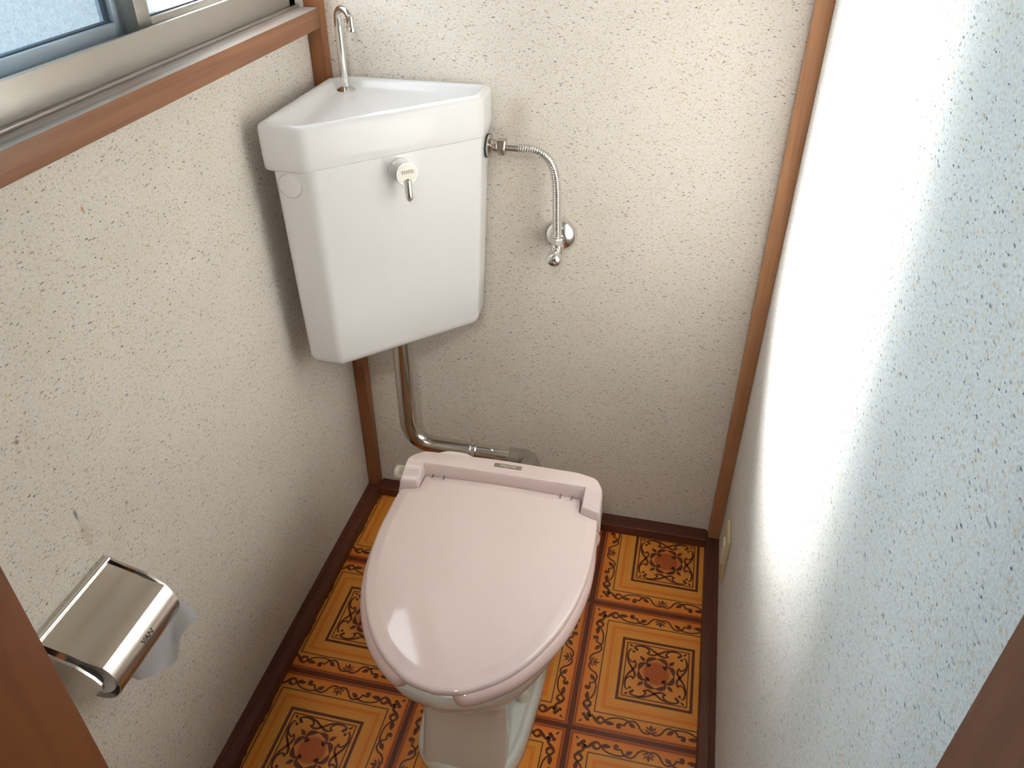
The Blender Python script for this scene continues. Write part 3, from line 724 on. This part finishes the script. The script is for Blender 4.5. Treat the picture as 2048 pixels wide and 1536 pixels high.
for yy in (-.395, -.385, -.375, -.3655, -.355, -.34):
    bmesh.ops.bisect_plane(bm, geom=bm.verts[:]+bm.edges[:]+bm.faces[:], plane_co=(0, yy, 0), plane_no=(0, 1, 0))
for v in bm.verts:
    if v.co.z > .41:
        t = max(0, min(1, (v.co.y+.405)/.04)); t = t*t*(3-2*t)
        v.co.z = v.co.z-.0105*(1-t)+.0045*t*max(0, 1-abs(v.co.y+.358)/.05)
UN = link('seat_unit', bm, 'pink', TO, angle=38)
bm = bmesh.new(); bo = rpoly([(XC-.150, -.345), (XC-.150, -.318), (XC-.120, -.2985), (XC-.085, -.2985), (XC-.045, -.3185), (XC+.10, -.3185), (XC+.10, -.345)], [.002, .02, .02, .02, .02, .002, .002], 5)
loft(bm, [z3(bo, .3755), z3(bo, .4165), z3(inset(bo, .0015), .418)]); link('base_shell', bm, 'cream', TO)
# name plate
bm = bmesh.new(); lp = [(-.0215, -.3450), (.0285, -.3450), (.0285, -.3345), (-.0215, -.3345)]
lq = rpoly([(x+XC+.001, y) for x, y in lp], .0012, 3); loft(bm, [z3(lq, .4320), z3(lq, .4368)]); NP = link('name_plate', bm, 'label', TO)
text_mesh('lettering', 'warmlet', .0088, 'text_light', NP, (XC+.0045, -.3385, .4369), (1, 0, 0), (0, 1, 0), .0001)
text_mesh('small_lettering', 'TOTO', .0030, 'text_light', NP, (XC+.0030, -.3433, .4369), (1, 0, 0), (0, 1, 0), .0001)
# temperature dial
dx_ = XC-.183
bm = bmesh.new(); lathe(bm, (dx_+.010, -.3585, .4000), (-1, 0, 0), [(0, .0120), (.012, .0122)], 32); link('dial_collar', bm, 'pink_seat', TO)
bm = bmesh.new(); lathe(bm, (dx_-.002, -.3585, .4000), (-1, 0, 0), [(0, .0134), (.0155, .0134), (.0185, .0124), (.0200, .0100), (.0203, .006)], 32); DL = link('temperature_dial', bm, 'cream', TO)
def on_dial(x, a, r=.0136): return Vector((dx_-x, -.3585-r*math.sin(a), .4000+r*math.cos(a)))
bm = bmesh.new()
for a0 in (.05, .62):
    for (xa, xb, aa, ab) in ((.0045, .0052, a0, a0+.42), (.0118, .0125, a0, a0+.42), (.0045, .0125, a0, a0+.06), (.0045, .0125, a0+.36, a0+.42), (.0070, .0080, a0+.1, a0+.32), (.0092, .0100, a0+.1, a0+.32)):
        bm.faces.new([bm.verts.new(on_dial(x, a)) for x, a in ((xa, aa), (xb, aa), (xb, ab), (xa, ab))])
link('dial_marks', bm, 'text_grey', DL, smooth=False)
bm = bmesh.new(); bm.faces.new([bm.verts.new(on_dial(-.0030+.0014*math.cos(t), .30+.11*math.sin(t), .01335)) for t in [2*math.pi*k/12 for k in range(12)]]); link('red_dot', bm, 'red', DL, smooth=False)

# ------------------------------------------------------------------ paper holder and roll
PH = thing('paper_holder', 'polished steel toilet paper holder on the left wall beside the door jamb', 'paper holder', (0, -.887, .57))
ya, yb = -.962, -.816
bm = bmesh.new(); bbox(bm, (.0, ya, .500), (.0022, yb, .6060), .0008)
bbox(bm, (.0, ya, .6035), (.010, yb, .6075), .0015)
link('back_plate', bm, 'chrome_old', PH)
bm = bmesh.new(); tube(bm, [(.0085, ya+.002, .6045), (.0085, yb-.002, .6045)], .0042, 16); link('hinge_rod', bm, 'chrome', PH)
def arm(y0, y1):
    pr = [(.0, .606), (.012, .606), (.030, .598), (.060, .5885), (.080, .5720), (.0875, .5610), (.0865, .5530), (.078, .5460), (.050, .5280), (.020, .512), (.0, .508)]
    b = bmesh.new(); r2 = rpoly(pr, [.001, .004, .01, .01, .008, .005, .004, .006, .01, .01, .001], 3)
    loft(b, [[Vector((p.x, y, p.y)) for p in r2] for y in (y0, y1)])
    return link('side_bracket', b, 'chrome_old', PH, angle=30)
arm(ya, ya+.0035); arm(yb-.0035, yb)
# curved cover
prof = [(.010, .6035), (.030, .5975), (.050, .5915), (.062, .5855)]
for k in range(1, 13):
    a = math.radians(62-k*13.5); prof.append((.0635+.0365*math.cos(a)*1.0, .5530+.0365*math.sin(a)))
pin = [Vector(p) for p in prof]; th = .0009
cy0, cy1 = -.9515, -.8245
bm = bmesh.new()
def nrm2(i):
    d = (pin[min(i+1, len(pin)-1)]-pin[max(i-1, 0)]).normalized(); return Vector((-d.y, d.x))
outer = [p+nrm2(i)*th for i, p in enumerate(pin)]
sect = pin+outer[::-1]
loft(bm, [[Vector((p.x, y, p.y)) for p in sect] for y in (cy0, cy1)])
CV = link('cover', bm, 'steel', PH, angle=30)
# stamped letters part way round the curve
ang = math.radians(14); lp_ = Vector((.0635+.0372*math.cos(ang), -.8885, .5530+.0372*math.sin(ang)))
text_mesh('lettering', 'VAN', .0105, 'text_dark', CV, lp_, (0, 1, 0), (-math.sin(ang), 0, math.cos(ang)), .0003, .0003)
PR = thing('paper_roll', 'white toilet paper roll with its loose end hanging below the steel cover', 'toilet paper', (.056, -.888, .545))
bm = bmesh.new(); rp = [Vector((.054, y, .548)) for y in (-.9455, -.8305)]
N = 40; R1, R0 = .0345, .019
def cir(y, r): return [Vector((.054+r*math.cos(2*math.pi*k/N), y, .548+r*math.sin(2*math.pi*k/N))) for k in range(N)]
loft(bm, [cir(-.9455, R0), cir(-.9455, R1-.001), cir(-.9445, R1), cir(-.8315, R1), cir(-.8305, R1-.001), cir(-.8305, R0), cir(-.9455, R0)], False, False); link('roll', bm, 'paper', PR)
# torn, fluttering tail
bm = bmesh.new(); NY, NZ = 26, 14; G = []
edge = [(-.936, .532), (-.925, .527), (-.912, .512), (-.900, .486), (-.885, .474), (-.870, .464), (-.856, .455), (-.846, .461), (-.842, .480), (-.836, .497), (-.822, .513), (-.816, .514)]
for i in range(NY):
    y = -.9395+(-.8160+.9395)*i/(NY-1)
    zz = edge[0][1]
    for (y0, z0), (y1, z1) in zip(edge, edge[1:]):
        if y0 <= y <= y1: zz = z0+(z1-z0)*(y-y0)/(y1-y0)
    if y > edge[-1][0]: zz = edge[-1][1]
    row = []
    for j in range(NZ):
        t = j/(NZ-1); ztop = .548; z = ztop+(zz-ztop)*t
        x = .0895+.006*math.sin(3.0*t+y*40)*t + .010*t*max(0, (y+.86)/.045) - .006*t*t + .0025*math.sin(y*160+t*4)*t + .018*t*max(0, (y+.838)/.022)
        yy = y+.004*math.sin(t*5)*t + (.004*t if i == NY-1 else 0)
        row.append(bm.verts.new((x, min(yy, -.812), z)))
    G.append(row)
for i in range(NY-1):
    for j in range(NZ-1): bm.faces.new((G[i][j], G[i+1][j], G[i+1][j+1], G[i][j+1]))
bmesh.ops.solidify(bm, geom=bm.faces[:], thickness=.0005)
link('loose_end', bm, 'paper', PR, angle=80)

# ------------------------------------------------------------------ wall outlet low on the right wall
OU = thing('wall_outlet', 'small aged ivory outlet plate low on the right wall', 'outlet', (RW, -.177, .149))
bm = bmesh.new(); bbox(bm, (RW-.0075, -.212, .089), (RW, -.142, .208), .003, 3); link('cover_plate', bm, 'ivory', OU)
bm = bmesh.new(); bbox(bm, (RW-.0105, -.190, .120), (RW-.006, -.164, .178), .0015, 2); link('socket_face', bm, 'cream', OU)
